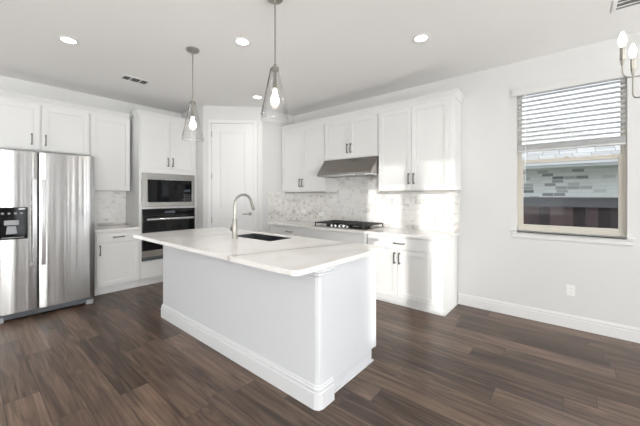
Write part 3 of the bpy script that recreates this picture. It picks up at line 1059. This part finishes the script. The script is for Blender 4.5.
sk = thing('kitchen_sink', 'dark undermount sink in the island countertop', 'sink', ((SK[0] + SK[1]) / 2, (SK[2] + SK[3]) / 2, IZ0 - .215), 0)
hx, hy = (SK[1] - SK[0]) / 2 - .0095, (SK[3] - SK[2]) / 2 - .0095
b = MB()
ST = .215 + IZ1 - IZ0 - .003
b.box(-hx - .006, -hx, -hy - .006, hy + .006, 0, ST).box(hx, hx + .006, -hy - .006, hy + .006, 0, ST)
b.box(-hx, hx, -hy - .006, -hy, 0, ST).box(-hx, hx, hy, hy + .006, 0, ST).box(-hx, hx, -hy, hy, 0, .008)
b.build('basin', M['sink'], sk)
MB().lathe([(0, .008), (.045, .008), (.045, .011), (.03, .012), (0, .010)], (0, 0, 0), 24).build('drain', M['drain'], sk, smooth=True)

fa = thing('faucet', 'tall brushed nickel gooseneck faucet standing beside the island sink', 'faucet', (1.862, 2.745, IZ1), 0)
MB().lathe([(0, 0), (.033, 0), (.033, .006), (.029, .012), (.027, .10), (.024, .20), (.017, .212), (0, .212)], (0, 0, 0), 24).build('body', M['nickel'], fa, smooth=True)
R_, zc = .108, .36
pth = [(0, 0, .20), (0, 0, .28)] + [(R_ - R_ * math.cos(math.radians(a)), 0, zc + R_ * math.sin(math.radians(a))) for a in range(0, 166, 11)]
MB().tube(pth, .0145, 16).build('spout', M['nickel'], fa, smooth=True)
e0 = Vector(pth[-1]); dr_ = (Vector(pth[-1]) - Vector(pth[-2])).normalized()
MB().tube([e0 - dr_ * .004, e0 + dr_ * .02, e0 + dr_ * .09, e0 + dr_ * .10], [.0145, .0155, .0185, .016], 16).build('spray_head', M['nickel'], fa, smooth=True)
MB().tube([(0, .018, .10), (0, .040, .10), (0, .042, .10), (0, .066, .10)], [.013, .013, .022, .022], 18).tube([(0, .054, .115), (-.004, .056, .150)], [.006, .005], 10).build('handle', M['nickel'], fa, smooth=True)

# ------------------------------------------------------------------ ceiling fittings


def can_light(x, y, lab):
    t = thing('recessed_light', lab, 'ceiling light', (x, y, HC), 0, 'recessed ceiling lights')
    MB().lathe([(.060, -.0005), (.085, -.0005), (.086, -.004), (.078, -.008), (.060, -.006)], (0, 0, 0), 36, close=True).build('trim_ring', M['plastic'], t, smooth=True)
    MB().lathe([(0, -.005), (.060, -.005), (.060, -.001), (0, -.001)], (0, 0, 0), 36).build('lens', M['led'], t, smooth=True)
    l = bpy.data.lights.new('downlight', 'SPOT')
    l.energy = CAN_POWER * 4
    l.spot_size = math.radians(150); l.spot_blend = 1.0
    l.shadow_soft_size = .06
    l.color = (1.0, 0.96, 0.91)
    o = bpy.data.objects.new('downlight', l)
    COL.objects.link(o)
    o.location = (0, 0, -.02)
    o.parent = t


can_light(.695, 3.912, 'round recessed ceiling light nearest the refrigerator')
can_light(1.846, 2.587, 'round recessed ceiling light between the two glass pendants')
can_light(3.035, 3.855, 'round recessed ceiling light near the pantry door')
can_light(2.954, 1.164, 'round recessed ceiling light right of the pendants, towards the window wall')


def vent(lab, x0, x1, y0, y1):
    cx, cy = (x0 + x1) / 2, (y0 + y1) / 2
    t = thing('ceiling_vent', lab, 'vent', (cx, cy, HC), 0)
    a, b_ = (x1 - x0) / 2, (y1 - y0) / 2
    z0, z1 = -.008, -.0005
    f = .028
    MB().box(-a, -a + f, -b_, b_, z0, z1).box(a - f, a, -b_, b_, z0, z1).box(-a + f, a - f, -b_, -b_ + f, z0, z1).box(-a + f, a - f, b_ - f, b_, z0, z1).box(-a / 3 - .004, -a / 3 + .004, -b_ + f, b_ - f, z0, z1).box(a / 3 - .004, a / 3 + .004, -b_ + f, b_ - f, z0, z1).build('frame', M['plastic'], t, bevel=.002)
    MB().box(-a + f, a - f, -b_ + f, b_ - f, -.0012, -.0005).build('duct_opening', M['vent_dark'], t)
    s_ = MB()
    n = 10
    for i in range(n):
        xx = -a + f + (2 * a - 2 * f) * (i + .5) / n
        s_.prism([(xx + .006, -.0012), (xx + .004, -.0012), (xx - .004, -.007), (xx - .002, -.007)], 'y', -b_ + f, b_ - f)
    s_.build('louvers', M['plastic'], t)


vent('white louvered air vent in the ceiling above the wall cabinets', 1.345, 1.69, 4.455, 4.665)
vent('white ceiling air vent cut by the top edge of the photo, above the chandelier', 3.38, 3.60, -.47, -.25)


def pendant(x, y, lab):
    t = thing('pendant_light', lab, 'pendant light', (x, y, HC), 0, 'glass pendants over the island')
    zt, zb = -.565, -.975         # cap and shade bottom
    MB().lathe([(0, -.001), (.066, -.001), (.067, -.014), (.060, -.022), (.012, -.026), (0, -.026)], (0, 0, 0), 32).build('canopy', M['nickel'], t, smooth=True)
    MB().tube([(0, 0, -.024), (0, 0, zt + .02)], .0062, 10).build('rod', M['nickel'], t, smooth=True)
    MB().lathe([(0, .035), (.010, .032), (.014, .012), (.030, .002), (.032, -.020), (.028, -.022), (0, -.015)], (0, 0, zt), 24).build('cap', M['nickel'], t, smooth=True)
    rt, rb = .031, .110
    g = MB().lathe([(rt, zt - .012), (rb - .004, zb + .05), (rb, zb), (rb - .0035, zb), (rb - .0075, zb + .05), (rt - .0035, zt - .012)], (0, 0, 0), 40, close=True)
    g.build('glass_shade', M['shade'], t, smooth=True)
    # clip strap outside the glass
    MB().tube([(rb * math.cos(2 * PI * k / 40), rb * math.sin(2 * PI * k / 40), zb) for k in range(40)], .0032, 8, closed=True).build('glass_rim', M['rim_glass'], t, smooth=True)
    MB().tube([(-.020, .025, zt - .002), (-.073, .078, zb + .035)], [.0060, .0060], 8).build('strap', M['pull'], t, smooth=True)
    MB().lathe([(0, zt - .01), (.0125, zt - .01), (.0135, zt - .12), (.016, zt - .125), (.016, zt - .165), (0, zt - .165)], (0, 0, 0), 20).build('socket', M['nickel'], t, smooth=True)
    zz = zt - .165
    MB().lathe([(0, zz), (.013, zz), (.014, zz - .02), (.020, zz - .045), (.030, zz - .075), (.032, zz - .095), (.027, zz - .115), (.014, zz - .130), (0, zz - .134)], (0, 0, 0), 24).build('bulb', M['bulb'], t, smooth=True)


pendant(1.60, 3.135, 'clear glass cone pendant at the refrigerator end of the island')
pendant(1.60, 1.812, 'clear glass cone pendant at the window end of the island')

# chandelier: camera-space measurements turned into a place in the room
fwv = Vector((math.cos(math.radians(40.05)), math.sin(math.radians(40.05)), 0))
rtv = Vector((math.sin(math.radians(40.05)), -math.cos(math.radians(40.05)), 0))
cc = fwv * 1.785 + rtv * 2.15
ch = thing('chandelier', 'brushed nickel chandelier with candle bulbs at the right edge of the photo', 'chandelier', (cc.x, cc.y, HC), 0)
MB().lathe([(0, -.001), (.065, -.001), (.065, -.015), (.012, -.028), (0, -.028)], (0, 0, 0), 32).build('canopy', M['nickel'], ch, smooth=True)
MB().tube([(0, 0, -.026), (0, 0, -1.05)], .008, 12).lathe([(0, -1.10), (.016, -1.09), (.020, -1.05), (.012, -1.02), (0, -1.02)], (0, 0, 0), 16).build('stem', M['nickel'], ch, smooth=True)
p1 = fwv * 1.90 + rtv * 1.913 - cc
R1 = .266
a0 = math.atan2(p1.y, p1.x)
p2 = fwv * 2.05 + rtv * 2.132 - cc
a1 = math.atan2(p2.y, p2.x)
step = PI / 3 if (a1 - a0 + 2 * PI) % (2 * PI) < PI else -PI / 3
for k in range(6):
    a = a0 + step * k
    dx, dy = math.cos(a), math.sin(a)
    zbulb = -.585
    zs_ = zbulb - .055               # sleeve top
    zarm = zs_ - .195 - (.085 if k % 2 else 0)
    arm = MB().tube([(dx * R1, dy * R1, zs_ - .085), (dx * R1, dy * R1, zarm + .035), (dx * (R1 - .006), dy * (R1 - .006), zarm + .016), (dx * (R1 - .016), dy * (R1 - .016), zarm + .005), (dx * (R1 - .035), dy * (R1 - .035), zarm), (0, 0, zarm)], .0042, 10).build('arm', M['nickel'], ch, smooth=True)
    MB().lathe([(0, zs_ - .115), (.007, zs_ - .115), (.009, zs_ - .085), (.0125, zs_ - .082), (.0125, zs_), (0, zs_)], (dx * R1, dy * R1, 0), 16).build('candle_sleeve', M['nickel'], arm, smooth=True)
    MB().lathe([(0, zs_), (.009, zs_), (.014, zs_ + .015), (.0195, zs_ + .035), (.0185, zs_ + .055), (.011, zs_ + .080), (.004, zs_ + .095), (0, zs_ + .098)], (dx * R1, dy * R1, 0), 16).build('bulb', M['candle'], arm, smooth=True)

# ------------------------------------------------------------------ outside the window
struct(MB().box(XR + .16, 16, -6, 9, -.35, -.30).build('ground', M['grass']))
fn = thing('wooden_fence', 'dark stained wooden privacy fence just outside the window', 'fence', (6.05, 0, -.30), 0)
b = MB()
for i in range(64):
    y = -5.6 + i * .142
    b.box(.003 * (i % 2), .018 + .003 * (i % 2), y, y + .142, .02, 1.56)
b.build('boards', M['fence'], fn)
MB().box(-.04, 0, -5.6, 3.44, 1.55, 1.67).box(-.05, .03, -5.6, 3.44, 1.67, 1.70).build('top_rail', M['fence_rail'], fn)
MB().box(.018, .056, -5.6, 3.44, .3, .39).build('back_rail', M['fence'], fn)
for y in (-5.2, -2.8, -.4, 2.0): MB().box(.056, .145, y, y + .09, 0, 1.6).build('post', M['fence'], fn)

nb = thing('neighbor_house', 'white brick house with pale shingle roof beyond the fence', 'house', (9.0, 0, -.30), 0)
MB().box(0, 5.0, -1.0, 8.5, 0, 2.36).build('brick_wall', M['brick'], nb)
ez = 2.35
MB().box(-.60, -.57, -1.35, 8.9, ez, ez + .17).box(-.65, -.60, -1.35, 8.9, ez + .05, ez + .16).build('fascia', M['soffit'], nb)
MB().box(-.57, 0, -1.35, 8.9, ez, ez + .015).build('soffit', M['soffit'], nb)
rf = MB()
v = [rf.bm.verts.new(p) for p in ((-.66, -1.4, ez + .17), (-.66, 9.0, ez + .17), (5.5, 9.0, ez + .17), (5.5, -1.4, ez + .17), (2.5, 1.3, ez + 1.9), (2.5, 7.0, ez + 1.9))]
for f in ((0, 1, 5, 4), (2, 3, 4, 5), (3, 0, 4), (1, 2, 5), (0, 3, 2, 1)):
    rf.bm.faces.new([v[i] for i in f])
rf.build('roof', M['shingle'], nb)
